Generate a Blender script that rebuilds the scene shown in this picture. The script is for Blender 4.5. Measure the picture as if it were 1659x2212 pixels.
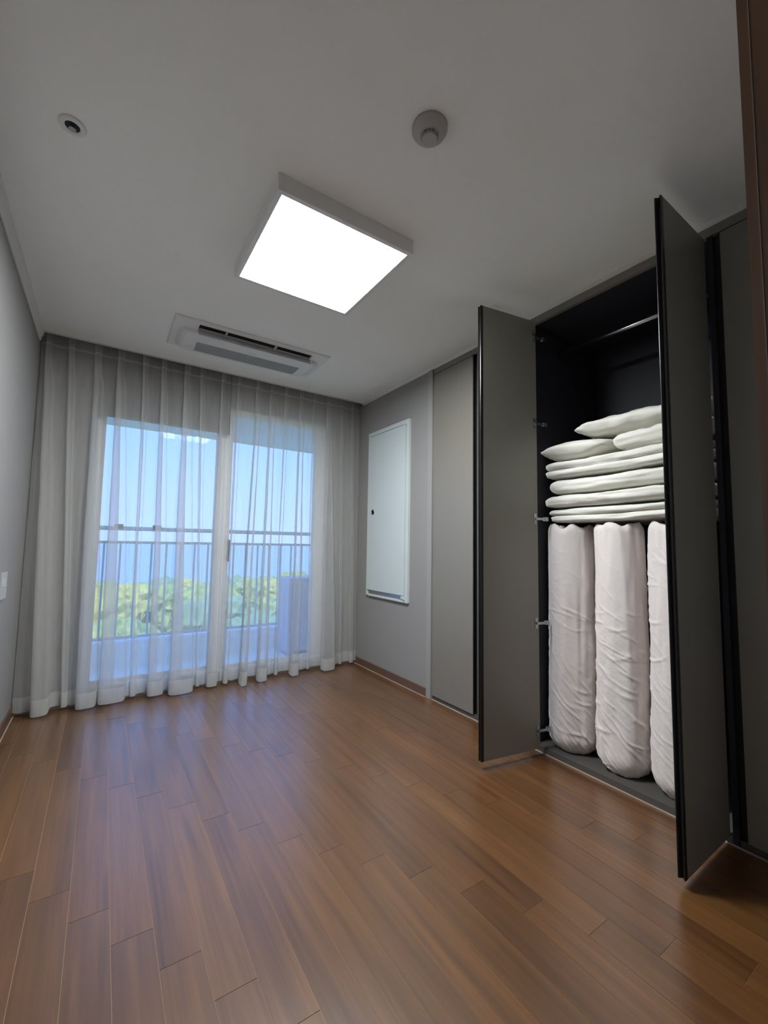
import bpy, bmesh, math, random
import numpy as np
from mathutils import Vector, Matrix, noise
random.seed(7)
for o in list(bpy.data.objects): bpy.data.objects.remove(o)
SC = bpy.context.scene
COL = SC.collection
W, D, H = 2.292, 3.248, 2.3          # room width (x), ceiling edge at curtain box (y), ceiling height

# ------------------------------------------------------------------ camera
def camera():
    yaw, pitch, roll, F = 0.583267, 0.0774874, 0.0163384, 916.464
    f = Vector((math.sin(yaw)*math.cos(pitch), math.cos(yaw)*math.cos(pitch), math.sin(pitch)))
    r = Vector((math.cos(yaw), -math.sin(yaw), 0)); u = r.cross(f)
    c, s = math.cos(roll), math.sin(roll)
    r2 = c*r + s*u; u2 = -s*r + c*u
    cam = bpy.data.cameras.new('camera'); cam.sensor_fit = 'HORIZONTAL'; cam.sensor_width = 36
    cam.lens = F/1659*36; cam.clip_start = .01; cam.clip_end = 5000
    o = bpy.data.objects.new('camera', cam); COL.objects.link(o)
    m = Matrix((( r2.x, u2.x, -f.x, .388967), (r2.y, u2.y, -f.y, 0), (r2.z, u2.z, -f.z, 1.029486), (0, 0, 0, 1)))
    o.matrix_world = m
    SC.camera = o
camera()

# ------------------------------------------------------------------ world, sun, exposure
SKY = 2.4
def world():
    w = bpy.data.worlds.new('sky'); SC.world = w; w.use_nodes = True
    nt = w.node_tree; nt.nodes.clear()
    tc = nt.nodes.new('ShaderNodeTexCoord'); sp = nt.nodes.new('ShaderNodeSeparateXYZ')
    rp = nt.nodes.new('ShaderNodeValToRGB'); bg = nt.nodes.new('ShaderNodeBackground'); out = nt.nodes.new('ShaderNodeOutputWorld')
    nt.links.new(tc.outputs['Generated'], sp.inputs[0]); nt.links.new(sp.outputs['Z'], rp.inputs[0])
    e = rp.color_ramp.elements
    e[0].position = 0; e[0].color = (.33, .475, .95, 1)
    e[1].position = 1; e[1].color = (.13, .33, .80, 1)
    m = e.new(.25); m.color = (.22, .42, 1, 1)
    bg.inputs[1].default_value = SKY
    nt.links.new(rp.outputs[0], bg.inputs[0]); nt.links.new(bg.outputs[0], out.inputs[0])
world()
sl = bpy.data.lights.new('sun', 'SUN'); sl.energy = 4.5; sl.angle = .01; sl.color = (1, .93, .82)
so = bpy.data.objects.new('sun', sl); COL.objects.link(so); so.rotation_euler = (math.radians(38), 0, math.radians(-18))
SC.view_settings.view_transform = 'Standard'; SC.view_settings.look = 'None'
SC.view_settings.exposure = 0.0; SC.view_settings.gamma = 1; SC.view_settings.use_curve_mapping = False
PANEL_EMIT = 70
try:
    SC.cycles.max_bounces = 12; SC.cycles.transparent_max_bounces = 24; SC.cycles.diffuse_bounces = 6
    SC.cycles.transmission_bounces = 8; SC.cycles.sample_clamp_indirect = 6
except Exception: pass

# ------------------------------------------------------------------ materials
def mat(name, col, rough=.5, metal=0, spec=.5, emit=None, estr=0, coat=0, coat_r=.2):
    m = bpy.data.materials.new(name); m.use_nodes = True
    b = m.node_tree.nodes['Principled BSDF']
    b.inputs['Base Color'].default_value = (*col, 1); b.inputs['Roughness'].default_value = rough
    b.inputs['Metallic'].default_value = metal; b.inputs['Specular IOR Level'].default_value = spec
    b.inputs['Coat Weight'].default_value = coat; b.inputs['Coat Roughness'].default_value = coat_r
    if emit:
        b.inputs['Emission Color'].default_value = (*emit, 1); b.inputs['Emission Strength'].default_value = estr
    return m
def N(m, t, **kw):
    n = m.node_tree.nodes.new(t)
    for k, v in kw.items():
        if k in n.inputs: n.inputs[k].default_value = v
        else: setattr(n, k, v)
    return n
def L(m, a, b): m.node_tree.links.new(a, b)
def add_noise(m, scale, amt, bump=0, bscale=None, stretch=(1, 1, 1), detail=4, bdist=.002):
    """procedural tone mottling and fine relief in object space"""
    b = m.node_tree.nodes['Principled BSDF']; base = b.inputs['Base Color'].default_value[:]
    tc = N(m, 'ShaderNodeTexCoord'); mp = N(m, 'ShaderNodeMapping'); mp.inputs['Scale'].default_value = stretch
    L(m, tc.outputs['Object'], mp.inputs[0])
    n = N(m, 'ShaderNodeTexNoise'); n.inputs['Scale'].default_value = scale; n.inputs['Detail'].default_value = detail
    L(m, mp.outputs[0], n.inputs[0])
    mr = N(m, 'ShaderNodeMapRange'); mr.inputs['To Min'].default_value = 1-amt; mr.inputs['To Max'].default_value = 1+amt
    L(m, n.outputs[0], mr.inputs[0])
    mx = N(m, 'ShaderNodeVectorMath', operation='SCALE'); mx.inputs[0].default_value = base[:3]
    L(m, mr.outputs[0], mx.inputs['Scale']); L(m, mx.outputs[0], b.inputs['Base Color'])
    if bump:
        n2 = N(m, 'ShaderNodeTexNoise'); n2.inputs['Scale'].default_value = bscale or scale*4; n2.inputs['Detail'].default_value = 3
        L(m, mp.outputs[0], n2.inputs[0])
        bp = N(m, 'ShaderNodeBump'); bp.inputs['Strength'].default_value = bump; bp.inputs['Distance'].default_value = bdist
        L(m, n2.outputs[0], bp.inputs['Height']); L(m, bp.outputs[0], b.inputs['Normal'])
    return m

M = {}
M['ceil'] = add_noise(mat('ceiling_paper', (.85, .855, .83), .85, spec=.2), 3, .02, .25, 380)
M['wall'] = add_noise(mat('grey_wallpaper', (.285, .277, .272), .8, spec=.2), 6, .03, .3, 420, stretch=(1, 1, 2))
M['corn'] = add_noise(mat('white_moulding', (.66, .66, .64), .5), 5, .02)
M['socket'] = add_noise(mat('grey_white_plastic', (.42, .44, .44), .45), 5, .02)  # darker grey-white than the other white plastic
M['shadedplastic'] = add_noise(mat('shaded_white_plastic', (.40, .385, .37), .4), 5, .02)
M['white'] = add_noise(mat('white_plastic', (.72, .72, .72), .42), 5, .015)
M['whitef'] = add_noise(mat('white_window_frame', (.70, .69, .66), .4), 5, .02)
M['taupe'] = add_noise(mat('taupe_laminate', (.20, .185, .160), .34, spec=.7), 7, .03, .08, 500)
M['stile'] = add_noise(mat('grey_laminate', (.30, .295, .28), .45, spec=.45), 7, .03)
M['navy'] = add_noise(mat('dark_cabinet_lining', (.022, .022, .030), .55, spec=.3), 5, .1)
M['plinth'] = add_noise(mat('dark_grey_board', (.075, .068, .062), .5), 8, .08)
M['edge'] = add_noise(mat('black_metal_edge', (.035, .033, .033), .28, metal=.7), 6, .05)
M['steel'] = add_noise(mat('brushed_steel', (.55, .55, .56), .25, metal=1), 20, .05)
M['chrome'] = add_noise(mat('dull_chrome', (.40, .42, .44), .3, metal=1), 20, .08)
M['hatch'] = add_noise(mat('pale_blue_white_enamel', (.57, .63, .63), .38), 4, .02)
M['caulk'] = add_noise(mat('pale_sealant', (.40, .34, .29), .5), 30, .1)
M['base'] = add_noise(mat('brown_baseboard', (.135, .075, .05), .4), 14, .2, stretch=(1, .1, 1))
M['dark'] = add_noise(mat('black_recess', (.006, .006, .009), .6), 5, .1)
M['gacgrille'] = add_noise(mat('grey_grille', (.50, .53, .53), .6), 60, .05)
M['acgrey'] = add_noise(mat('grey_print', (.36, .38, .38), .5), 60, .05)
M['lens'] = mat('lit_diffuser', (1, 1, 1), .5, emit=(.94, .98, 1), estr=PANEL_EMIT)
M['lav'] = add_noise(mat('lavender_metal_casing', (.50, .50, .62), .5), 3, .03)
M['rail'] = add_noise(mat('grey_blue_railing_paint', (.50, .56, .60), .5), 8, .05)
M['parapet'] = add_noise(mat('balcony_paint', (.80, .86, .90), .7), 3, .04)
M['facade'] = add_noise(mat('facade_paint', (.74, .73, .70), .8), 2, .05)
M['blind'] = add_noise(mat('grey_blind_fabric', (.17, .17, .175), .9, spec=.1), 30, .06, .4, 300)
M['hall'] = add_noise(mat('hall_wallpaper', (.42, .40, .38), .8), 5, .03)
M['bark'] = add_noise(mat('bark', (.09, .06, .04), .9), 6, .3)

def cotton(name, col):
    m = mat(name, col, .85, spec=.15)
    b = m.node_tree.nodes['Principled BSDF']
    b.inputs['Sheen Weight'].default_value = .25
    b.inputs['Subsurface Weight'].default_value = 0
    return add_noise(m, 9, .02, .5, 22, detail=5, bdist=.008)
M['cot_white'] = cotton('off_white_cotton', (.70, .69, .63))
M['cot_pink'] = cotton('pale_pinkish_cotton', (.68, .625, .605))

def sheer(name, op, col=(.78, .78, .76)):
    m = bpy.data.materials.new(name); m.use_nodes = True; nt = m.node_tree; nt.nodes.clear()
    out = nt.nodes.new('ShaderNodeOutputMaterial'); mix = nt.nodes.new('ShaderNodeMixShader')
    tr = nt.nodes.new('ShaderNodeBsdfTransparent'); tr.inputs[0].default_value = (1, 1, 1, 1)
    df = nt.nodes.new('ShaderNodeBsdfDiffuse'); tl = nt.nodes.new('ShaderNodeBsdfTranslucent'); m2 = nt.nodes.new('ShaderNodeMixShader')
    df.inputs[0].default_value = (*col, 1); tl.inputs[0].default_value = (*col, 1); m2.inputs[0].default_value = .5
    # weave: fine threads vary the opacity a little
    tc = nt.nodes.new('ShaderNodeTexCoord'); mp = nt.nodes.new('ShaderNodeMapping'); mp.inputs['Scale'].default_value = (90, 90, 6)
    nz = nt.nodes.new('ShaderNodeTexNoise'); nz.inputs['Scale'].default_value = 1; nz.inputs['Detail'].default_value = 2
    mr = nt.nodes.new('ShaderNodeMapRange'); mr.inputs['To Min'].default_value = op-.06; mr.inputs['To Max'].default_value = op+.06
    # threads seen edge-on close up: opacity rises at grazing angles, as in any open weave
    lw = nt.nodes.new('ShaderNodeLayerWeight'); lw.inputs[0].default_value = .35
    mul = nt.nodes.new('ShaderNodeMath'); mul.operation = 'MULTIPLY_ADD'; mul.inputs[1].default_value = .40
    cl = nt.nodes.new('ShaderNodeClamp')
    nt.links.new(tc.outputs['Object'], mp.inputs[0]); nt.links.new(mp.outputs[0], nz.inputs[0]); nt.links.new(nz.outputs[0], mr.inputs[0])
    nt.links.new(lw.outputs['Facing'], mul.inputs[0]); nt.links.new(mr.outputs[0], mul.inputs[2]); nt.links.new(mul.outputs[0], cl.inputs[0])
    nt.links.new(cl.outputs[0], mix.inputs[0])
    nt.links.new(df.outputs[0], m2.inputs[1]); nt.links.new(tl.outputs[0], m2.inputs[2])
    nt.links.new(tr.outputs[0], mix.inputs[1]); nt.links.new(m2.outputs[0], mix.inputs[2]); nt.links.new(mix.outputs[0], out.inputs[0])
    return m
M['sheer'] = sheer('sheer_voile', .42)
M['sheer_hem'] = sheer('sheer_voile_doubled', .6)

def glass():
    m = bpy.data.materials.new('window_glass'); m.use_nodes = True; nt = m.node_tree; nt.nodes.clear()
    out = nt.nodes.new('ShaderNodeOutputMaterial'); mix = nt.nodes.new('ShaderNodeMixShader')
    tr = nt.nodes.new('ShaderNodeBsdfTransparent'); gl = nt.nodes.new('ShaderNodeBsdfGlossy'); gl.inputs['Roughness'].default_value = .02
    fr = nt.nodes.new('ShaderNodeFresnel'); fr.inputs[0].default_value = 1.2
    tr.inputs[0].default_value = (.93, .97, .98, 1)
    nt.links.new(fr.outputs[0], mix.inputs[0]); nt.links.new(tr.outputs[0], mix.inputs[1]); nt.links.new(gl.outputs[0], mix.inputs[2]); nt.links.new(mix.outputs[0], out.inputs[0])
    return m
M['glass'] = glass()

def wood(name, dark, light, rough, along='Y', seedvar=True, tone=.28, bump=.05):
    m = mat(name, light, rough, spec=.8); nt = m.node_tree; b = nt.nodes['Principled BSDF']; b.inputs['IOR'].default_value = 1.62; b.inputs['Coat Weight'].default_value = .62 if along == 'Y' else 0; b.inputs['Coat IOR'].default_value = 1.6; b.inputs['Coat Roughness'].default_value = .26
    tc = N(m, 'ShaderNodeTexCoord'); oi = N(m, 'ShaderNodeObjectInfo')
    off = N(m, 'ShaderNodeVectorMath', operation='SCALE'); off.inputs[0].default_value = (37, 91, 53)
    L(m, oi.outputs['Random'], off.inputs['Scale'])
    ad = N(m, 'ShaderNodeVectorMath', operation='ADD')
    L(m, tc.outputs['Object'], ad.inputs[0]); L(m, off.outputs[0], ad.inputs[1])
    mp = N(m, 'ShaderNodeMapping'); mp.inputs['Scale'].default_value = (1, .09, 1) if along == 'Y' else (1, 1, .09)
    L(m, ad.outputs[0], mp.inputs[0])
    # cathedral figure: rings warped along the board
    nz = N(m, 'ShaderNodeTexNoise'); nz.inputs['Scale'].default_value = 9; nz.inputs['Detail'].default_value = 2; nz.inputs['Distortion'].default_value = .4
    L(m, mp.outputs[0], nz.inputs[0])
    mm = N(m, 'ShaderNodeMath', operation='MULTIPLY'); mm.inputs[1].default_value = 15; L(m, nz.outputs[0], mm.inputs[0])
    sn = N(m, 'ShaderNodeMath', operation='SINE'); L(m, mm.outputs[0], sn.inputs[0])
    # fine pores
    mp2 = N(m, 'ShaderNodeMapping'); mp2.inputs['Scale'].default_value = (1, .03, 1) if along == 'Y' else (1, 1, .03)
    L(m, ad.outputs[0], mp2.inputs[0])
    n2 = N(m, 'ShaderNodeTexNoise'); n2.inputs['Scale'].default_value = 130; n2.inputs['Detail'].default_value = 3; L(m, mp2.outputs[0], n2.inputs[0])
    n3 = N(m, 'ShaderNodeTexNoise'); n3.inputs['Scale'].default_value = 45; n3.inputs['Detail'].default_value = 3; L(m, mp2.outputs[0], n3.inputs[0])
    a1 = N(m, 'ShaderNodeMath', operation='MULTIPLY_ADD'); a1.inputs[1].default_value = .13; a1.inputs[2].default_value = -.05; L(m, sn.outputs[0], a1.inputs[0])
    a2 = N(m, 'ShaderNodeMath', operation='MULTIPLY_ADD'); a2.inputs[1].default_value = .5; L(m, n2.outputs[0], a2.inputs[0]); L(m, a1.outputs[0], a2.inputs[2])
    a3 = N(m, 'ShaderNodeMath', operation='MULTIPLY_ADD'); a3.inputs[1].default_value = .75; L(m, n3.outputs[0], a3.inputs[0]); L(m, a2.outputs[0], a3.inputs[2])
    mr = N(m, 'ShaderNodeMapRange'); mr.inputs['From Min'].default_value = .25; mr.inputs['From Max'].default_value = 1.0; L(m, a3.outputs[0], mr.inputs[0])
    mx = N(m, 'ShaderNodeMix', data_type='RGBA'); mx.inputs[6].default_value = (*dark, 1); mx.inputs[7].default_value = (*light, 1)
    L(m, mr.outputs[0], mx.inputs[0])
    # board to board tone
    wn = N(m, 'ShaderNodeTexWhiteNoise', noise_dimensions='1D'); L(m, oi.outputs['Random'], wn.inputs['W'])
    tr = N(m, 'ShaderNodeMapRange'); tr.inputs['To Min'].default_value = 1-tone; tr.inputs['To Max'].default_value = 1+tone*.8; L(m, wn.outputs[0], tr.inputs[0])
    sc = N(m, 'ShaderNodeVectorMath', operation='SCALE'); L(m, mx.outputs[2], sc.inputs[0]); L(m, tr.outputs[0], sc.inputs['Scale'])
    hs = N(m, 'ShaderNodeHueSaturation'); L(m, sc.outputs[0], hs.inputs['Color'])
    hr = N(m, 'ShaderNodeMapRange'); hr.inputs['To Min'].default_value = .497; hr.inputs['To Max'].default_value = .503; L(m, wn.outputs[1], hr.inputs[0]); L(m, hr.outputs[0], hs.inputs['Hue'])
    L(m, hs.outputs[0], b.inputs['Base Color'])
    bp = N(m, 'ShaderNodeBump'); bp.inputs['Strength'].default_value = bump; bp.inputs['Distance'].default_value = .001
    L(m, a3.outputs[0], bp.inputs['Height']); L(m, bp.outputs[0], b.inputs['Normal'])
    return m
M['plank'] = wood('oiled_wood_plank', (.064, .0225, .0045), (.178, .075, .020), .30, tone=.14)
M['under'] = add_noise(mat('plank_joint', (.34, .21, .12), .6), 20, .1)
M['jamb'] = wood('walnut_door_frame', (.14, .062, .032), (.34, .165, .085), .45, along='Z', tone=.05)

# ------------------------------------------------------------------ helpers
def link(name, me, m, parent=None):
    o = bpy.data.objects.new(name, me); COL.objects.link(o)
    if m is not None and not me.materials: me.materials.append(m)
    if parent: o.parent = parent
    return o
def obj(name, bm, m, parent=None, smooth=False):
    me = bpy.data.meshes.new(name); bmesh.ops.recalc_face_normals(bm, faces=bm.faces[:]); bm.to_mesh(me); bm.free()
    if smooth:
        for p in me.polygons: p.use_smooth = True
    return link(name, me, m, parent)
def tag(o, label=None, cat=None, group=None, kind=None):
    if label: o['label'] = label
    if cat: o['category'] = cat
    if group: o['group'] = group
    if kind: o['kind'] = kind
    return o
def thing(name, label, cat, loc=(0, 0, 0), group=None):
    o = bpy.data.objects.new(name, None); COL.objects.link(o); o.location = loc; o.empty_display_size = .05
    return tag(o, label, cat, group)
def put(o, parent):
    """parent keeping the world-space geometry (parent is an Empty that may be moved)"""
    o.parent = parent; o.location = -Vector(parent.location); return o
def add_box(bm, x0, x1, y0, y1, z0, z1, bev=0):
    vs = bmesh.ops.create_cube(bm, size=1)['verts']
    for v in vs:
        v.co = Vector((x0+(v.co.x+.5)*(x1-x0), y0+(v.co.y+.5)*(y1-y0), z0+(v.co.z+.5)*(z1-z0)))
    if bev:
        es = list({e for v in vs for e in v.link_edges})
        bmesh.ops.bevel(bm, geom=es, offset=bev, segments=2, profile=.7, affect='EDGES')
def box(name, x0, x1, y0, y1, z0, z1, m, parent=None, bev=0):
    bm = bmesh.new(); add_box(bm, x0, x1, y0, y1, z0, z1, bev)
    o = obj(name, bm, m)
    if parent: put(o, parent)
    return o
def struct(o): o['kind'] = 'structure'; return o
def prism(name, pts, axis, a0, a1, m, parent=None, bev=0):
    """extrude polygon pts (2-D) along an axis: 'z' pts=(x,y); 'y' pts=(x,z); 'x' pts=(y,z)"""
    bm = bmesh.new(); P = {'z': lambda p, a: (p[0], p[1], a), 'y': lambda p, a: (p[0], a, p[1]), 'x': lambda p, a: (a, p[0], p[1])}[axis]
    v0 = [bm.verts.new(P(p, a0)) for p in pts]; v1 = [bm.verts.new(P(p, a1)) for p in pts]
    n = len(pts); bm.faces.new(v0); bm.faces.new(v1[::-1])
    for i in range(n): bm.faces.new((v0[i], v0[(i+1) % n], v1[(i+1) % n], v1[i]))
    if bev: bmesh.ops.bevel(bm, geom=bm.edges[:], offset=bev, segments=1, affect='EDGES')
    o = obj(name, bm, m)
    if parent: put(o, parent)
    return o
def lathe(name, prof, c, m, parent=None, seg=40, axis='z'):
    """profile [(r, h)] revolved; axis z -> down to up heights, axis x -> along x"""
    bm = bmesh.new(); rings = []
    for r, h in prof:
        ring = []
        for i in range(seg):
            a = 2*math.pi*i/seg
            if axis == 'z': co = (c[0]+r*math.cos(a), c[1]+r*math.sin(a), c[2]+h)
            elif axis == 'x': co = (c[0]+h, c[1]+r*math.cos(a), c[2]+r*math.sin(a))
            else: co = (c[0]+r*math.cos(a), c[1]+h, c[2]+r*math.sin(a))
            ring.append(bm.verts.new(co))
        rings.append(ring)
    for a, b in zip(rings, rings[1:]):
        for i in range(seg): bm.faces.new((a[i], a[(i+1) % seg], b[(i+1) % seg], b[i]))
    bm.faces.new(rings[0]); bm.faces.new(rings[-1])
    o = obj(name, bm, m, smooth=False)
    for p in o.data.polygons: p.use_smooth = len(p.vertices) == 4
    if parent: put(o, parent)
    return o
def tube(name, p0, p1, r, m, parent=None, seg=16):
    p0, p1 = Vector(p0), Vector(p1); d = p1-p0
    bm = bmesh.new(); bmesh.ops.create_cone(bm, cap_ends=True, segments=seg, radius1=r, radius2=r, depth=d.length)
    q = d.to_track_quat('Z', 'Y').to_matrix().to_4x4(); bmesh.ops.transform(bm, matrix=Matrix.Translation((p0+p1)/2) @ q, verts=bm.verts[:])
    o = obj(name, bm, m)
    for p in o.data.polygons: p.use_smooth = len(p.vertices) == 4
    if parent: put(o, parent)
    return o

# ------------------------------------------------------------------ room shell
floor = struct(box('floor', -.12, 3.05, -1.7, D+.3, -.06, -.0012, M['under']))
# planks: rows run along y, 96.8 mm wide, 817 mm long, joints stepped as in the room
PW, PLEN = .0968, .817
jt = {-4: .56, -3: .43, -2: 1.08, -1: .946, 0: .80, 1: .663, 2: .527, 3: .392, 4: .249, 5: .105, 6: .798, 7: .66, 8: .54, 9: .426, 10: .298, 11: .17, 12: .025, 13: .703, 14: .573, 15: .43, 16: .30, 17: .145, 18: .008, 19: .69, 20: .56}
mesh_cache = {}
rp = random.Random(5)
for k in range(-3, 21):
    x0 = .27+PW*k; x1 = x0+PW; x0 = max(x0, .0); x1 = min(x1, W)
    if x1-x0 < .01: continue
    y = jt[k]-PLEN*2
    while y < D+.09:
        a, b = max(y, -.62), min(y+PLEN, D+.086)
        if b-a > .02:
            g = .0007
            key = (round(x1-x0, 4), round(b-a, 4))
            if key not in mesh_cache:
                bm = bmesh.new(); hx, hy = (x1-x0)/2-g, (b-a)/2-g
                add_box(bm, -hx, hx, -hy, hy, -.008, 0)
                me = bpy.data.meshes.new('plank'); bm.to_mesh(me); bm.free(); me.materials.append(M['plank']); mesh_cache[key] = me
            o = bpy.data.objects.new('plank', mesh_cache[key]); COL.objects.link(o); o.location = ((x0+x1)/2, (a+b)/2, 0); o.parent = floor
        y += PLEN

struct(box('ceiling', -.12, 3.05, -1.7, D, H, H+.05, M['ceil']))
struct(box('trim_1', 0, W, D-.012, D+.004, H-.004, H+.13, M['corn']))                      # lip of the curtain recess
struct(box('ceiling_recess', -.12, 2.5, D, 3.46, H+.13, H+.18, M['ceil']))
struct(box('wall_left', -.12, 0, -.12, 3.46, 0, H+.13, M['wall']))
struct(box('wall_right', W, W+.12, 2.318, 3.46, 0, H+.13, M['wall']))
struct(box('wall_right_backing', 2.955, 3.05, -1.7, 2.318, 0, H, M['wall']))
# window wall: sill, lintel, two sides
YW0, YW1 = 3.335, 3.46
bm = bmesh.new()
add_box(bm, 0, .315, YW0, YW1, 0, H+.13); add_box(bm, 2.02, W, YW0, YW1, 0, H+.13)
add_box(bm, .315, 2.02, YW0, YW1, 2.075, H+.13); add_box(bm, .315, 2.02, YW0, YW1, -.06, .07)
struct(obj('wall_back', bm, M['wall']))
# wall the photographer leans in through, with its door opening
bm = bmesh.new()
add_box(bm, .895, 3.05, -.12, .115, 0, H); add_box(bm, 0, .895, -.12, .115, 2.12, H)
struct(obj('wall_front', bm, M['wall']))
struct(box('wall_hall_left', -.22, -.12, -1.7, -.12, 0, H, M['hall'])); struct(box('wall_hall_back', -.12, 3.05, -1.8, -1.7, 0, H, M['hall']))
# door frame of dark wood: jamb with a pale seal groove
dj = struct(prism('door_1', [(.86, -.135), (.905, -.135), (.905, .1236), (.86, .1236)], 'z', 0, 2.16, M['jamb']))
prism('door_seal', [(.8590, .1147), (.8612, .1147), (.8612, .1155), (.8590, .1155)], 'z', 0, 2.12, M['caulk'], dj)
box('frame_head', .0, .86, -.135, .1236, 2.11, 2.16, M['jamb'], dj, .002)
# baseboards, sealant beads, cornices
struct(box('baseboard_left', 0, .010, .14, YW0, 0, .066, M['base'], bev=.0015))
struct(box('baseboard_right', W-.010, W, 2.318, YW0, 0, .058, M['base'], bev=.0015))
bm = bmesh.new(); add_box(bm, .010, .0145, .14, YW0, -.001, .004); add_box(bm, W-.0145, W-.010, 2.318, YW0, -.001, .004)
add_box(bm, .0145, W-.0145, YW0-.012, YW0-.006, -.001, .004); add_box(bm, W-.004, W+.003, .13, 2.27, -.001, .0035)
struct(obj('trim_2', bm, M['caulk']))
struct(prism('trim_3', [(0, 2.236), (.004, 2.236), (.010, 2.250), (.008, 2.256), (.018, 2.274), (.020, 2.300), (0, 2.300)], 'y', -.12, D, M['corn']))
struct(prism('trim_4', [(W+.0, 2.284), (W-.004, 2.284), (W-.010, 2.292), (W-.014, 2.300), (W+.0, 2.300)], 'y', .13, D, M['corn']))

# ------------------------------------------------------------------ window
YG = 3.42
win = bpy.data.objects.new('window_1', None); COL.objects.link(win); win.location = (1.16, YG, .07); win['kind'] = 'structure'
bm = bmesh.new()
for a in ((.315, .345, .07, 2.075), (1.99, 2.02, .07, 2.075), (.345, 1.99, 2.045, 2.075), (.345, 1.99, .07, .088)):
    add_box(bm, a[0], a[1], YG-.045, YG+.035, a[2], a[3], .002)
put(obj('outer_frame', bm, M['whitef']), win)
def sash(x0, x1, sl_, sr, y, z0, z1):
    bm = bmesh.new()
    add_box(bm, x0, x0+sl_, y-.016, y+.016, z0, z1, .003); add_box(bm, x1-sr, x1, y-.016, y+.016, z0, z1, .003)
    add_box(bm, x0+sl_, x1-sr, y-.016, y+.016, 2.028, z1, .003); add_box(bm, x0+sl_, x1-sr, y-.016, y+.016, z0, z0+.022, .003)
    s = put(obj('sash', bm, M['whitef']), win)
    g = box('pane', x0+sl_, x1-sr, y-.002, y+.002, z0+.022, 2.028, M['glass']); g.parent = s
    return s
sash(.345, 1.20, .022, .115, YG+.015, .088, 2.045)
s2 = sash(1.085, 1.99, .112, .105, YG-.022, .088, 2.045)
bm = bmesh.new(); add_box(bm, 1.185, 1.197, YG-.062, YG-.038, .90, .925, .002); add_box(bm, 1.185, 1.197, YG-.062, YG-.038, 1.015, 1.04, .002); add_box(bm, 1.183, 1.199, YG-.078, YG-.060, .885, 1.05, .004)
h = obj('handle', bm, M['edge']); h.parent = s2

# grey folding blind behind the left curtain panel
bl = thing('roman_blind', 'dark grey creased fabric blind lowered over the top of the left window pane', 'blind', (.74, 3.33, 1.85))
zz = 1.85
for i in range(6):
    z1 = zz+.09
    prism('fabric_panel', [(3.3330, z1), (3.3290, (zz+z1)/2+.01), (3.3265, zz+.004), (3.3290, zz), (3.3338, zz+.006)], 'x', .325, 1.155, M['blind'], bl); zz = z1
box('head_rail', .325, 1.155, 3.318, 3.334, zz, zz+.035, M['blind'], bl, .003)
# right half: same blind gathered up above the opening

# ------------------------------------------------------------------ sheer curtains
def chaikin(pts, n=2):
    for _ in range(n):
        q = [pts[0]]
        for a, b in zip(pts, pts[1:]):
            q.append((a[0]*.78+b[0]*.22, a[1]*.78+b[1]*.22)); q.append((a[0]*.22+b[0]*.78, a[1]*.22+b[1]*.78))
        q.append(pts[-1]); pts = q
    return pts
def curtain_path(folds, xa, xb, t, seed, dy=0):
    """t 0 at the hem, 1 at the heading; folds (x_top, x_left_hem, x_right_hem, depth)"""
    s = max(0., min(1., 1-t)); ease = min(1, s*1.05)**.9
    yb = 3.300+(3.288-3.300)*s+dy
    pts = [(xa, yb)]
    for i, (xt, l, r, dep) in enumerate(folds):
        wt = .032+.008*((i*37) % 5)/5
        w = wt+(r-l-wt)*ease
        if s < .12: w *= 1-.55*math.sin(s/.12*math.pi)*.5
        cx = xt-wt/2+(l-(xt-wt/2))*s
        cx += .007*noise.noise(Vector((i*3.1+seed, s*2.3, 0)))*math.sin(s*math.pi)
        d = .022+(dep-.022)*ease
        nx = pts[-1][0]
        # cloth between pleats sags a little forward
        mid = (nx+cx)/2; sag = (.010+.012*s)*(1 if (i+seed) % 2 else -.4)
        if cx-nx < .05: sag *= max(0, (cx-nx)/.05)
        if True:
            pts += [(nx+(mid-nx)*.5, yb-sag*.5), (mid, yb-sag), (mid+(cx-mid)*.6, yb-sag*.4)]
        pts += [(cx+w*.72, yb+.002), (cx+w*.10, yb-d*.35), (cx, yb-d*.7), (cx+w*.15, yb-d), (cx+w*.85, yb-d*.96), (cx+w, yb-d*.75), (cx+w*1.02+.004, yb-.002)]
    pts.append((xb, yb))
    return chaikin(pts, 1)
def curtain_mesh(folds, xa, xb, seed, z0, z1, rows, dy=0, hemwave=True):
    ZT = 2.335; bm = bmesh.new(); grid = []
    for j in range(rows+1):
        z = z0+(z1-z0)*j/rows
        pts = curtain_path(folds, xa, xb, (z-0)/ZT, seed, dy)
        row = []
        for i, (x, y) in enumerate(pts):
            fwd = max(0, 3.295-y)
            k = max(0, 1-z/.30) if hemwave else 0
            zz = z+k*(.012-fwd*.12)*(1-z/.3)
            row.append(bm.verts.new((x+.0025*noise.noise(Vector((i*.31, z*5, seed))), y+.004*noise.noise(Vector((i*.2, z*3.3, seed+9))), zz)))
        grid.append(row)
    for a, b in zip(grid, grid[1:]):
        for i in range(len(a)-1): bm.faces.new((a[i], a[i+1], b[i+1], b[i]))
    return bm
def curtain(label, folds, xa, xb, seed, x):
    c = thing('sheer_curtain', label, 'curtain', (x, 3.29, 0))
    put(obj('voile', curtain_mesh(folds, xa, xb, seed, .016, 2.335, 56), M['sheer'], smooth=True), c)
    put(obj('hem', curtain_mesh(folds, xa, xb, seed, .016, .108, 6, dy=-.0022), M['sheer_hem'], smooth=True), c)
    put(obj('heading_tape', curtain_mesh(folds, xa, xb, seed, 2.238, 2.252, 1, dy=-.002, hemwave=False), M['sheer_hem'], smooth=True), c)
    for f in folds:
        hk = tube('curtain_hook', (f[0], 3.284, 2.325), (f[0], 3.284, 2.395), .0025, M['white'], c, 6)
    return c
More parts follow.
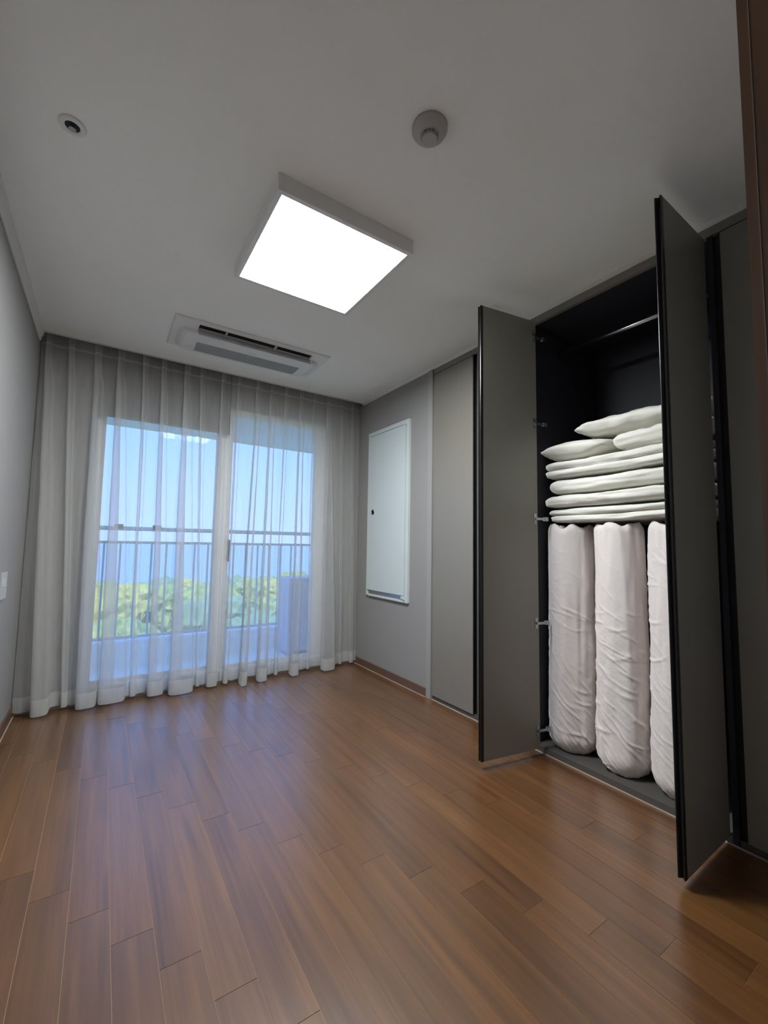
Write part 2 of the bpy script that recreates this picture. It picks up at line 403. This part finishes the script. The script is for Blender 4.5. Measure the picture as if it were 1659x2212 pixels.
FL = [(.040, .094, .176, .105), (.155, .235, .262, .03), (.297, .303, .408, .10), (.424, .413, .560, .085), (.568, .592, .622, .03), (.683, .685, .780, .075),
      (.832, .805, .960, .115), (.937, .985, 1.012, .03), (1.088, 1.050, 1.122, .075)]
FR = [(1.205, 1.165, 1.200, .06), (1.352, 1.262, 1.315, .15), (1.465, 1.392, 1.470, .125), (1.582, 1.545, 1.570, .05), (1.715, 1.650, 1.722, .12), (1.830, 1.815, 1.840, .03),
      (1.960, 1.915, 2.035, .125), (2.096, 2.110, 2.135, .03), (2.206, 2.205, 2.245, .04)]
curtain('left white sheer curtain panel, hanging to the floor in front of the left window pane', FL, .006, 1.143, 1, .58)
curtain('white sheer curtain panel hanging to the floor on the right, beside the white wall hatch', FR, 1.147, 2.284, 4, 1.7)
ct = thing('curtain_track', 'white curtain track hidden in the ceiling recess above both sheer curtains', 'curtain track', (1.14, 3.29, 2.39))
box('track_profile', .01, 2.28, 3.277, 3.297, 2.393, 2.43, M['white'], ct, .001)

# ------------------------------------------------------------------ wardrobes
ZD0, ZD1 = .028, 2.244
DX = W                                                      # face of closed doors
def carcass(th, y0, y1, lining, front=.024):
    t = .018
    box('side_panel', DX+front, 2.95, y0, y0+t, .0, 2.247, lining, th); box('side_panel', DX+front, 2.95, y1-t, y1, .0, 2.247, lining, th)
    box('back_panel', 2.935, 2.95, y0+t, y1-t, .03, 2.262, lining, th)
    box('top_panel', DX+.024, 2.95, y0, y1, 2.262, 2.285, lining, th)
    box('bottom_panel', DX+.012, 2.935, y0+t, y1-t, .006, .03, M['plinth'], th)
def closed_door(th, y0, y1, edge_side):
    # board plus dark grip profile along the opening edge
    e = .006
    a, b = (y0+e, y1) if edge_side < 0 else (y0, y1-e)
    d = box('door', DX, DX+.021, a, b, ZD0, ZD1, M['taupe'], th, .0008)
    c0, c1 = (y0, y0+e) if edge_side < 0 else (y1-e, y1)
    g = prism('edge_profile', [(DX+.001, c0), (DX+.001, c1), (DX+.02, c1), (DX+.02, c0+(e*.4 if edge_side < 0 else 0)), (DX+.0105, (c0+c1)/2)], 'z', ZD0, ZD1, M['edge'])
    g.parent = d; return d
def open_door(th, hinge, free, n, inner_hinges, ZD0=ZD0, ZD1=ZD1):
    """a door board swung open; hinge, free are plan points on the side facing the camera; n offsets to its other side"""
    h0, f0 = Vector(hinge), Vector(free); u = (f0-h0).normalized(); nn = Vector(n)*.0215
    e0 = f0-u*.016
    pts = [h0, e0, e0+nn, h0+nn]
    d = prism('door', [tuple(p) for p in pts], 'z', ZD0, ZD1, M['taupe'], th)
    # black metal grip profile with a V groove down its free edge
    P = [e0, f0-u*.001, f0+nn*.12, f0-u*.010+nn*.5, f0+nn*.88, f0-u*.001+nn, e0+nn]
    g = prism('edge_profile', [tuple(p) for p in P], 'z', ZD0, ZD1, M['edge']); g.parent = d
    if inner_hinges:
        for z in (.125, .648, 1.176, 1.676, 2.142):
            bm = bmesh.new()
            def slab(a, b, c0, c1, z0, z1):
                q = [h0+u*a-Vector(n)*c0, h0+u*b-Vector(n)*c0, h0+u*b-Vector(n)*c1, h0+u*a-Vector(n)*c1]
                vs0 = [bm.verts.new((*p, z0)) for p in q]; vs1 = [bm.verts.new((*p, z1)) for p in q]
                bm.faces.new(vs0); bm.faces.new(vs1[::-1])
                for i in range(4): bm.faces.new((vs0[i], vs0[(i+1) % 4], vs1[(i+1) % 4], vs1[i]))
            slab(.010, .026, -.001, .003, z-.026, z+.026)        # cup plate
            slab(-.046, .018, .003, .010, z-.006, z+.006)        # arm
            slab(-.062, -.040, -.004, .012, z-.010, z+.010)      # mounting block
            hg = obj('hinge', bm, M['chrome']); hg.parent = d
    return d
# unit A: closed pair
wa = thing('wardrobe', 'closed taupe wardrobe unit between the white hatch wall and the open wardrobe', 'wardrobe', (2.6, 1.865, 0), 'built-in wardrobe units')
carcass(wa, 1.4635, 2.268, M['navy'])
closed_door(wa, 1.878, 2.266, -1); closed_door(wa, 1.4645, 1.851, 1)
box('grip_channel', DX+.021, DX+.0235, 1.850, 1.879, ZD0, ZD1, M['dark'], wa)
box('plinth', DX+.008, DX+.02, 1.4645, 2.266, .0, .024, M['plinth'], wa)
box('header', DX, DX+.021, 1.4645, 2.2675, 2.248, 2.2995, M['taupe'], wa)
# unit B: open
wb = thing('wardrobe', 'open taupe wardrobe unit with dark lining, both doors swung out, full of white bedding', 'wardrobe', (2.6, 1.036, 0), 'built-in wardrobe units')
carcass(wb, .609, 1.4625, M['navy'], .003)
open_door(wb, (2.255, 1.387), (1.898, 1.4420), (.152, .988), True, .038, 2.234)
open_door(wb, (2.2905, .6335), (1.918, .6270), (0, 1), False)
box('header', DX, DX+.021, .609, 1.4625, 2.248, 2.2995, M['taupe'], wb)
tube('hanging_rod', (2.545, .628, 2.148), (2.545, 1.444, 2.148), .0125, M['steel'], wb, 20)
box('threshold', DX+.001, DX+.012, .6272, 1.4443, .0, .030, M['plinth'], wb)
# unit C: closed, toward the camera
wc = thing('wardrobe', 'closed taupe wardrobe unit nearest the camera, beside the brown door frame', 'wardrobe', (2.6, .36, 0), 'built-in wardrobe units')
carcass(wc, .118, .608, M['navy'])
closed_door(wc, .212, .590, 0); box('filler_panel', DX, DX+.021, .118, .209, .0, ZD1, M['taupe'], wc)
box('plinth', DX+.010, DX+.02, .118, .608, .0, .024, M['plinth'], wc)
box('header', DX, DX+.021, .118, .608, 2.248, 2.2995, M['taupe'], wc)
for w_, k in ((wa, 1), (wb, 2), (wc, 3)): del w_['group']
struct(box('trim_5', W-.010, W+.05, 2.269, 2.317, 0, 2.284, M['stile'], bev=.001))          # finishing stile between wall and wardrobe

# ------------------------------------------------------------------ white hatch on the right wall
ht = thing('wall_hatch', 'narrow white wall hatch door in a white frame, with round metal finger pull', 'hatch', (W, 2.82, .605))
bm = bmesh.new(); X0 = W-.020
add_box(bm, X0, W, 3.085, 3.112, .612, 1.990, .0015); add_box(bm, X0, W, 2.528, 2.562, .605, 1.990, .0015)
add_box(bm, X0, W, 2.562, 3.085, 1.958, 1.990, .0015); add_box(bm, X0, W, 2.562, 3.085, .605, .622, .0015)
put(obj('frame', bm, M['hatch']), ht)
leaf = box('door_leaf', W-.024, W-.006, 2.568, 3.100, .656, 1.952, M['hatch'], ht, .0015)
box('bottom_strip', W-.012, W-.001, 2.562, 3.085, .622, .654, M['chrome'], ht)
lathe('finger_pull', [(.0235, 0), (.0235, -.003), (.021, -.0045), (.018, -.002), (.017, .0), (.0, .0)][:5], (W-.024, 3.018, 1.302), M['steel'], ht, 28, 'x')
box('pull_bar', W-.0285, W-.024, 3.004, 3.032, 1.309, 1.313, M['edge'], ht)
for z in (1.962, .640):
    bm = bmesh.new(); add_box(bm, W-.030, W-.020, 2.552, 2.566, z-.016, z+.016, .002); add_box(bm, W-.028, W-.022, 2.566, 2.600, z-.010, z+.010, .002)
    put(obj('hinge', bm, M['hatch']), ht)

# ------------------------------------------------------------------ ceiling light
lt = thing('ceiling_light', 'square flat white LED ceiling light, switched on, in middle of the ceiling', 'ceiling light', (1.113, 1.637, 2.238))
X0_, X1_, Y0_, Y1_ = .822, 1.402, 1.344, 1.930
bm = bmesh.new(); z0, z1 = 2.238, 2.2995
add_box(bm, X0_, X0_+.020, Y0_, Y1_, z0, z1, .0015); add_box(bm, X1_-.020, X1_, Y0_, Y1_, z0, z1, .0015)
add_box(bm, X0_+.020, X1_-.020, Y0_, Y0_+.020, z0, z1, .0015); add_box(bm, X0_+.020, X1_-.020, Y1_-.020, Y1_, z0, z1, .0015)
put(obj('housing', bm, M['white']), lt)
box('diffuser', X0_+.020, X1_-.020, Y0_+.020, Y1_-.020, 2.240, 2.246, M['lens'], lt)
box('back_plate', X0_+.020, X1_-.020, Y0_+.020, Y1_-.020, 2.290, 2.2995, M['white'], lt)

# ------------------------------------------------------------------ air conditioner
ac = thing('air_conditioner', 'white one-way ceiling cassette air conditioner with open louver, recessed beside the curtains', 'air conditioner', (1.134, 2.75, 2.30))
bm = bmesh.new()
v = lambda x, y, z: bm.verts.new((x, y, z))
def ringquad(rs):
    for a, b in zip(rs, rs[1:]):
        for i in range(4): bm.faces.new((a[i], a[(i+1) % 4], b[(i+1) % 4], b[i]))
def rect(x0, x1, y0, y1, z): return [v(x0, y0, z), v(x1, y0, z), v(x1, y1, z), v(x0, y1, z)]
ringquad([rect(.657, 1.612, 2.545, 2.955, 2.2995), rect(.657, 1.612, 2.545, 2.955, 2.293), rect(.663, 1.606, 2.551, 2.949, 2.289), rect(.79, 1.495, 2.578, 2.640, 2.287), rect(.79, 1.495, 2.578, 2.640, 2.2995)])
put(obj('panel', bm, M['white']), ac)
box('air_outlet', .79, 1.495, 2.578, 2.640, 2.2965, 2.2995, M['dark'], ac)
for x in (.944, 1.249): box('louver_rib', x-.003, x+.003, 2.580, 2.638, 2.278, 2.2965, M['white'], ac)
# lower body with rounded ends
bm = bmesh.new()
def stad(x0, x1, y0, y1, z, r, n=8):
    out = []
    for cx, cy, a0 in ((x1-r, y0+r, -90), (x1-r, y1-r, 0), (x0+r, y1-r, 90), (x0+r, y0+r, 180)):
        for i in range(n+1):
            a = math.radians(a0+90*i/n); out.append(bm.verts.new((cx+r*math.cos(a), cy+r*math.sin(a), z)))
    return out
R_ = [stad(.695, 1.585, 2.648, 2.945, 2.289, .06), stad(.715, 1.560, 2.652, 2.935, 2.270, .05), stad(.73, 1.545, 2.660, 2.925, 2.264, .045)]
for a, b in zip(R_, R_[1:]):
    for i in range(len(a)): bm.faces.new((a[i], a[(i+1) % len(a)], b[(i+1) % len(a)], b[i]))
bm.faces.new(R_[-1])
body = put(obj('body', bm, M['white'], smooth=False), ac)
bm = bmesh.new()
bmesh.ops.create_grid(bm, x_segments=1, y_segments=1, size=.5)
for vv in bm.verts: vv.co = Vector((.805+(vv.co.x+.5)*.675, 2.765+(vv.co.y+.5)*.130, 2.2632))
ext = bmesh.ops.extrude_face_region(bm, geom=bm.faces[:]); 
for vv in [g for g in ext['geom'] if isinstance(g, bmesh.types.BMVert)]: vv.co.z += .003
gr = put(obj('intake_grille', bm, M['gacgrille']), ac)
bm = bmesh.new()
for i in range(11):
    y = 2.769+i*.0122; add_box(bm, .81, 1.475, y, y+.006, 2.2612, 2.2634)
g_ = obj('grille_bars', bm, M['acgrey']); g_.parent = gr; g_.location = (0, 0, 0); g_['kind'] = 'stuff'
prism('louver', [(2.640, 2.286), (2.644, 2.284), (2.616, 2.240), (2.606, 2.2385), (2.609, 2.245), (2.630, 2.272)], 'x', .788, 1.500, M['white'], ac, .0008)
bm = bmesh.new()
for i in range(7): add_box(bm, 1.112+i*.0076, 1.1165+i*.0076, 2.729+(.0015 if i % 2 else 0), 2.737, 2.2632, 2.2641)
put(obj('maker_mark', bm, M['acgrey']), ac)

# ------------------------------------------------------------------ detectors
sd = thing('heat_detector', 'round white ceiling detector with protruding centre, beyond the ceiling light nearer the camera', 'detector', (1.15, .935, 2.3))
lathe('base', [(.054, -.0005), (.054, -.010), (.050, -.016), (.034, -.024), (.030, -.027)][::-1], (1.15, .935, 2.3), M['shadedplastic'], sd, 48)
lathe('sensor_head', [(.0225, -.0405), (.0235, -.036), (.0235, -.031), (.020, -.026)], (1.15, .935, 2.3), M['shadedplastic'], sd, 40)
bm = bmesh.new()
for i in range(24):
    a = math.tau*i/24; c = Vector((1.15+.0242*math.cos(a), .935+.0242*math.sin(a), 2.3-.031))
    add_box(bm, c.x-.0012, c.x+.0012, c.y-.0012, c.y+.0012, c.z-.005, c.z+.004)
o_ = put(obj('head_fins', bm, M['acgrey']), sd); o_['kind'] = 'stuff'
sp = thing('sprinkler', 'round white ceiling sprinkler with dark open centre, near the left wall', 'sprinkler', (.24, 1.548, 2.3))
lathe('escutcheon', [(.036, -.0005), (.036, -.003), (.031, -.006), (.0215, -.0065), (.0195, -.0030)][::-1], (.24, 1.548, 2.3), M['white'], sp, 40)
lathe('throat', [(.0200, -.0034), (.0150, -.0028)], (.24, 1.548, 2.3), M['dark'], sp, 30)
lathe('deflector', [(.0095, -.0135), (.0098, -.0125), (.003, -.0120), (.003, -.003)], (.24, 1.548, 2.3), M['chrome'], sp, 24)
lathe('cover', [(.020, -.006), (.022, -.003), (.022, -.0005)], (2.055, 1.497, 2.3), M['ceil'], thing('concealed_sprinkler', 'tiny flat round white disc on the ceiling above the left open wardrobe door', 'sprinkler', (2.055, 1.497, 2.3)), 24)

# ------------------------------------------------------------------ wall socket on the left wall
ws = thing('wall_socket', 'white wall socket plate on the left wall beside the curtain', 'socket', (0, 2.712, .805))
box('plate', 0, .009, 2.652, 2.774, .742, .868, M['socket'], ws, .003)
lathe('socket_face', [(.021, 0), (.021, .0105), (.019, .0115), (.018, .004), (.001, .004)], (0.0, 2.735, .817), M['socket'], ws, 28, 'x')
lathe('socket_face', [(.021, 0), (.021, .0105), (.019, .0115), (.018, .004), (.001, .004)], (0.0, 2.688, .817), M['socket'], ws, 28, 'x')
for y in (2.726, 2.744): tube('pin_hole', (.004, y, .817), (.0046, y, .817), .0028, M['dark'], ws, 10)

# ------------------------------------------------------------------ bedding
def fbm(p, o=4):
    a, s, t = 1, 1, 0
    for _ in range(o): t += a*noise.noise(p*s); a *= .5; s *= 2.03
    return t
def ridge(p, o=3):
    a, s, t = 1, 1, 0
    for _ in range(o): t += a*(1-abs(noise.noise(p*s))*2.2); a *= .5; s *= 1.9
    return t/1.75
def roll(label, cx, cy, r, z0, z1, seed, lean=(0, 0)):
    """an upright rolled duvet: tapering base, creased skin, uneven open top"""
    nz, na = 250, 150; bm = bmesh.new(); rings = []
    hgt = z1-z0
    rc = random.Random(int(seed*100)); A = np.linspace(0, math.tau, na, endpoint=False)[None, :]; Z = np.linspace(z0, z1, nz+1)[:, None]
    CR = np.zeros((nz+1, na))
    for c in range(190):                                   # pull creases, most of them slanting and low on the roll
        a0 = rc.uniform(0, math.tau); zc0 = z0+hgt*(rc.random()**1.5)*.92; low = 1-(zc0-z0)/hgt
        slope = rc.gauss(-.06-.05*low, .05); curv = rc.uniform(-.02, .07); w = rc.uniform(.005, .013); ln = rc.uniform(.25, .75)
        amp = rc.uniform(.002, .0068)*(.25+.75*low)
        da = (A-a0+math.pi) % math.tau-math.pi
        t_ = (Z-(zc0+slope*da+curv*da**2))/w
        CR += amp*(1-.9*np.abs(t_))*np.exp(-t_**2*.8)*np.exp(-(da/ln)**4)
    for j in range(nz+1):
        t = j/nz; z = z0+hgt*t; ring = []
        base = 1-.34*max(0, 1-t/.07)**2.2
        for i in range(na):
            a = math.tau*i/na
            p = Vector((math.cos(a)*1.5+seed*7, math.sin(a)*1.5, z*2.0))
            sq = 1+.03*math.cos(2*a+seed)
            # diagonal pull wrinkles gathered in the lower half, fewer above
            wr = (.35+.65*max(0, min(1, (.80-t)/.35)))*(.5+.5*noise.noise(Vector((math.cos(a)+seed, math.sin(a), z*2.4))) )
            d = CR[j, i] + .007*fbm(p*1.3, 2)
            # body fold: long soft crease from roll overlap
            d -= .0022*math.exp(-((a-(3.9+.25*t+.2*math.sin(seed*5)))/.10)**2)
            rr = r*base*sq+d-.010*t
            top = 0
            if t > .97: top = (t-.97)/.03
            rr -= .012*top*top
            x = cx+lean[0]*t+rr*math.cos(a); y = cy+lean[1]*t+rr*math.sin(a)
            ring.append(bm.verts.new((x, y, z+(.018*noise.noise(Vector((math.cos(a)*2, math.sin(a)*2, seed)))+.006*math.sin(a*5+seed))*max(0, (t-.85)/.15))))
        rings.append(ring)
    for a, b in zip(rings, rings[1:]):
        for i in range(na): bm.faces.new((a[i], a[(i+1) % na], b[(i+1) % na], b[i]))
    # rolled end: dips inward with a spiral ridge
    prev = rings[-1]
    for k in range(1, 14):
        f = 1-k/14; ring = []
        for i in range(na):
            a = math.tau*i/na; tx, ty = cx+lean[0], cy+lean[1]
            c0 = rings[-1][i].co
            z = c0.z-.004-.010*(.5+.5*math.sin((f*5+a/math.tau)*math.tau))-.012*(1-f)
            ring.append(bm.verts.new((tx+(c0.x-tx)*f, ty+(c0.y-ty)*f, z)))
        for i in range(na): bm.faces.new((prev[i], prev[(i+1) % na], ring[(i+1) % na], ring[i]))
        prev = ring
    bm.faces.new(prev); bm.faces.new(rings[0])
    o = obj('rolled_duvet', bm, M['cot_pink'], smooth=True)
    return tag(o, label, 'duvet')
roll('rolled white duvet standing upright, left one, next to the hinged left door', 2.432, 1.314, .1175, .031, 1.142, 1.3)
roll('rolled white duvet standing upright in the middle of the three rolls', 2.430, 1.066, .1125, .031, 1.146, 4.1)
roll('rolled white duvet standing upright, right one, partly hidden by the right door', 2.432, .822, .1125, .031, 1.142, 8.6)

def slab_mesh(x0, x1, y0, y1, z0, z1, seed, n=5., puff=0, layers=1, wr=.006, dens=(34, 46, 12), sag=None, nose=.0):
    """soft folded textile: superellipsoid slab with fold grooves and wrinkles"""
    bm = bmesh.new(); nx, ny, nzz = dens
    cx, cy, cz = (x0+x1)/2, (y0+y1)/2, (z0+z1)/2; hx, hy, hz = (x1-x0)/2, (y1-y0)/2, (z1-z0)/2
    key = {}
    def vert(u, v_, w):
        k = (round(u, 5), round(v_, 5), round(w, 5))
        if k in key: return key[k]
        # round the plan corners and the side profile
        e = max(abs(u), abs(v_)); pl = (abs(u)**8+abs(v_)**8)**(1/8) or 1
        sc = (e/pl) if pl else 1
        uu, vv = u*sc, v_*sc
        prof = (1-min(1, e)**n*.0)
        edge = max(0, (e-.80)/.20)
        fall = math.sqrt(max(0, 1-edge**2.2))            # top surface falls to the seam
        if puff: ins = 0
        else:
            wl = w if layers == 1 else (abs(w)*2-1)             # each folded layer has its own round nose
            ins = hz/layers*(1-math.sqrt(max(0, 1-min(1, abs(wl))**2.4)))*(e**6)
        xx = cx+(hx-ins)*uu; yy = cy+(hy-ins)*vv
        zz = cz+hz*w*(1-.10*edge if puff == 0 else .02+.98*fall)
        if puff: zz = cz+hz*w*(math.cos(min(1, abs(u))*math.pi/2)**.40*math.cos(min(1, abs(v_))*math.pi/2)**.42*.97+.03)
        p = Vector((xx*5+seed*11, yy*5, zz*14))
        zz += wr*fbm(p*1.3, 4)*(max(0, w) if not puff else 1)
        if e > .9:
            push = .010*ridge(Vector((xx*3+seed*5, yy*3.5, zz*42)), 2) + .016*fbm(Vector((xx*5, yy*5, zz*26+seed)), 3)
            if layers > 1:
                g = abs(math.sin(w*math.pi/2*layers/1.0)) if layers == 2 else 1
                push -= .004*math.exp(-(w/.2)**2)
            rdx = (uu/(abs(uu)+abs(vv)+1e-6)); rdy = (vv/(abs(uu)+abs(vv)+1e-6))
            xx += push*rdx; yy += push*rdy
        yy += nose
        if sag: zz += sag(xx, yy)
        key[k] = bm.verts.new((xx, yy, zz)); return key[k]
    def face(f):
        def quad(a, b, na_, nb_):
            for i in range(na_):
                for j in range(nb_):
                    q = [f(-1+2*(i+di)/na_, -1+2*(j+dj)/nb_) for di, dj in ((0, 0), (1, 0), (1, 1), (0, 1))]
                    q = [vert(*t) for t in q]
                    if len(set(q)) == 4:
                        try: bm.faces.new(q)
                        except ValueError: pass
        return quad
    face(lambda a, b: (a, b, 1))(0, 0, nx, ny); face(lambda a, b: (a, b, -1))(0, 0, nx, ny)
    face(lambda a, b: (a, 1, b))(0, 0, nx, nzz); face(lambda a, b: (a, -1, b))(0, 0, nx, nzz)
    face(lambda a, b: (1, a, b))(0, 0, ny, nzz); face(lambda a, b: (-1, a, b))(0, 0, ny, nzz)
    return bm
def quilt(name, label, cat, *a, **k):
    o = obj(name, slab_mesh(*a, **k), M['cot_white'], smooth=True); return tag(o, label, cat)
gentle = lambda amp, ph: (lambda x, y: .004*math.sin(y*9+1)-.006*max(0, (y-1.2)/.25))
quilt('folded_quilt', 'thin folded off-white quilt at the bottom of the stack, lying on the rolled duvets', 'quilt', 2.335, 2.86, .656, 1.405, 1.163, 1.232, 1, layers=2, sag=gentle(.004, 0))
quilt('folded_quilt', 'folded off-white quilt, second from the bottom of the stack in the wardrobe', 'quilt', 2.318, 2.86, .656, 1.426, 1.240, 1.302, 2, sag=gentle(.004, 1))
quilt('folded_quilt', 'thick folded off-white quilt in the middle of the stack in the wardrobe', 'quilt', 2.330, 2.86, .656, 1.400, 1.310, 1.386, 3, sag=gentle(.004, 2.2))
quilt('folded_quilt', 'folded off-white quilt, topmost of the stack, under the pillows', 'quilt', 2.322, 2.86, .656, 1.426, 1.394, 1.478, 4, layers=2, wr=.008, sag=gentle(.004, 3))
quilt('pillow', 'flat off-white pillow with pointed corner, lower left one on the quilts', 'pillow', 2.325, 2.72, 1.075, 1.432, 1.482, 1.590, 5, puff=1, wr=.008)
quilt('bunched_duvet', 'bunched off-white duvet cover beside the lower pillow, on the right of the stack', 'duvet', 2.345, 2.80, .648, 1.055, 1.490, 1.572, 6, wr=.016, n=3)
quilt('pillow', 'puffy off-white pillow on top of the whole bedding pile', 'pillow', 2.360, 2.76, .660, 1.270, 1.582, 1.690, 7, puff=1, wr=.012)

# ------------------------------------------------------------------ outside: balcony
struct(box('floor_balcony', -.6, 3.6, 3.46, 4.5, -.16, -.06, M['parapet']))
M['soffit'] = add_noise(mat('beige_soffit_paint', (.93, .80, .64), .8), 3, .03)
M['valance'] = add_noise(mat('pale_green_trim_paint', (.92, .94, .82), .7), 3, .03)
lb = struct(box('balcony_beam', -.6, 3.6, 4.42, 4.52, 2.17, 2.48, M['soffit'])); bt = box('beam_trim', -.6, 3.6, 4.405, 4.52, 2.072, 2.17, M['valance']); bt.parent = lb
struct(box('wall_parapet', -.6, 3.6, 4.36, 4.5, -.06, .155, M['parapet']))
struct(box('wall_facade_left', -3, -.12, -1.8, 3.46, -8.5, 2.48, M['facade']))
struct(box('wall_facade_right', 3.05, 6, -1.8, 3.46, -8.5, 2.48, M['facade']))
struct(box('wall_facade_sun_block', -3, 6, -1.8, 3.46, 2.48, 6.5, M['facade']))  # unseen upper mass, added to keep the sun off the room and balcony
br = thing('balcony_railing', 'grey metal balcony railing with double top rail and thin balusters outside the window', 'railing', (1.3, 4.42, .155))
RY = 4.42
tube('top_rail', (-.6, RY, 1.140), (3.6, RY, 1.134), .019, M['rail'], br)
box('middle_rail', -.6, 3.6, RY-.012, RY+.012, 1.003, 1.027, M['rail'], br)
box('bottom_rail', -.6, 3.6, RY-.012, RY+.012, .172, .196, M['rail'], br)
bmm = bmesh.new(); add_box(bmm, -.008, .008, -.008, .008, .196, 1.003); meb = bpy.data.meshes.new('baluster'); bmm.to_mesh(meb); bmm.free(); meb.materials.append(M['rail'])
for i in range(34):
    o = bpy.data.objects.new('baluster', meb); COL.objects.link(o); o.parent = br; o.location = (-.57+i*.1215-1.3, 0, -.155)
for x in (-.45, 3.2): box('post', x-.018, x+.018, RY-.016, RY+.016, .155, 1.125, M['rail'], br)
for x in (.50, .80):
    box('rail_clamp', x-.035, x+.035, RY-.026, RY+.026, 1.135, 1.175, M['edge'], br, .004)
ou = thing('outdoor_unit', 'pale lavender outdoor air conditioner unit standing on the balcony at right', 'outdoor unit', (2.3, 4.1, -.06))
box('casing', 1.925, 2.70, 3.98, 4.28, -.02, .690, M['lav'], ou, .008)
for x in (2.0, 2.6): box('foot', x-.03, x+.03, 4.0, 4.26, -.06, -.02, M['rail'], ou)
lathe('fan_grille', [(.23, 0), (.23, -.008), (.215, -.012), (.02, -.010)][::-1], (2.34, 3.98, .35), M['gacgrille'], ou, 40, 'y')
for k in range(8):
    r = .03+k*.025
    lathe('grille_ring', [(r, -.010), (r+.004, -.010), (r+.004, -.016), (r, -.016)], (2.34, 3.98, .35), M['rail'], ou, 40, 'y')
# coiled drain hose
hb = bmesh.new(); pts = [Vector((2.02+.10*math.sin(t*1.25), 3.90, -.04+.22*math.cos(t*1.25)+.02)) for t in [i/16*math.pi*.62 for i in range(17)]]
for a, b in zip(pts, pts[1:]):
    d = b-a; m_ = bmesh.new()
    q = Matrix.Translation((a+b)/2) @ d.to_track_quat('Z', 'Y').to_matrix().to_4x4()
    bmesh.ops.create_cone(hb, cap_ends=True, segments=10, radius1=.011, radius2=.011, depth=d.length*1.1, matrix=q)
tag(obj('drain_hose', hb, M['white'], smooth=True), 'white curved hose hanging beside the balcony outdoor unit', 'hose')

# ------------------------------------------------------------------ outside: land, sea, trees
def leafmat(name, c0, c1):
    m = mat(name, c0, .8, spec=.2); b = m.node_tree.nodes['Principled BSDF']
    tc = N(m, 'ShaderNodeTexCoord'); nz = N(m, 'ShaderNodeTexNoise'); nz.inputs['Scale'].default_value = 3.5; nz.inputs['Detail'].default_value = 5
    L(m, tc.outputs['Object'], nz.inputs[0])
    mr = N(m, 'ShaderNodeMapRange'); mr.inputs['From Min'].default_value = .35; mr.inputs['From Max'].default_value = .65; L(m, nz.outputs[0], mr.inputs[0])
    mx = N(m, 'ShaderNodeMix', data_type='RGBA'); mx.inputs[6].default_value = (*c0, 1); mx.inputs[7].default_value = (*c1, 1)
    L(m, mr.outputs[0], mx.inputs[0]); L(m, mx.outputs[2], b.inputs['Base Color']); return m
M['leaf'] = [leafmat('green_leaves', (.17, .28, .11), (.42, .52, .20)), leafmat('yellow_green_leaves', (.30, .36, .10), (.58, .56, .18)), leafmat('blue_green_leaves', (.15, .28, .20), (.26, .42, .26))]
M['land'] = add_noise(mat('grass_land', (.16, .24, .09), .9), .2, .3)
M['sea'] = add_noise(mat('hazy_sea', (.27, .42, .62), .6), .01, .05)
struct(box('ground', -150, 200, 3.6, 75, -10.5, -8.5, M['land'])); struct(box('sea', -4000, 4500, 75, 4800, -13, -10, M['sea']))
crowns = []
for s in range(3):
    bm = bmesh.new(); rr = random.Random(20+s)
    for k in range(9):
        c = Vector((rr.uniform(-1, 1), rr.uniform(-1, 1), rr.uniform(-.7, .9)))*.8 if k else Vector((0, 0, 0))
        res = bmesh.ops.create_icosphere(bm, subdivisions=4 if k == 0 else 3, radius=1.5 if k == 0 else rr.uniform(.7, 1.1))
        for v_ in res['verts']:
            d = 1+.30*fbm(v_.co*1.9+Vector((k*3, s*5, 0)), 3)+.12*noise.noise(v_.co*9)
            v_.co = v_.co*d+c
    me = bpy.data.meshes.new('crown'); bm.to_mesh(me); bm.free()
    for m_ in (0,): me.materials.append(M['leaf'][s])
    crowns.append(me)
bm = bmesh.new(); bmesh.ops.create_cone(bm, cap_ends=True, segments=9, radius1=.22, radius2=.12, depth=1, matrix=Matrix.Translation((0, 0, .5)))
trunk = bpy.data.meshes.new('trunk'); bm.to_mesh(trunk); bm.free(); trunk.materials.append(M['bark'])
kinds = ['leafy mid-green tree seen below the balcony through the sheer curtains', 'yellow-green tree seen below the balcony through the sheer curtains', 'bluish-green tree seen below the balcony through the sheer curtains']
rt = random.Random(11)
for yr, top, step, x_first in ((11.5, -1.15, 5.1, -1.0), (17, -.8, 4.3, .7), (22.5, -.5, 4.8, -.6), (29, -.6, 5.0, 1.4), (37, -1.0, 5.6, -.5), (48, -1.5, 6.6, 1.2), (62, -2.1, 8.0, -1.2)):
    x = x_first; xe = yr*.52+2.5
    while x < xe:
        k = rt.choice((0, 0, 1, 1, 2)); s = rt.uniform(.85, 1.15)*(1 + (yr-11.5)*.013)
        zt = top+rt.uniform(-.2, .2); zc = zt-2.45*s
        t = thing('tree', kinds[k], 'tree', (x+rt.uniform(-.4, .4), yr+rt.uniform(-.8, .8), -8.5), ['mid-green trees outside', 'yellow-green trees outside', 'bluish-green trees outside'][k])
        c = bpy.data.objects.new('crown', crowns[k]); COL.objects.link(c); c.parent = t; c.location = (0, 0, zc+8.5); c.scale = (s*1.05, s*1.05, s); c.rotation_euler = (0, 0, rt.uniform(0, 6))
        u = bpy.data.objects.new('trunk', trunk); COL.objects.link(u); u.parent = t; u.scale = (1, 1, zc+8.5)
        x += step*rt.uniform(.98, 1.2)
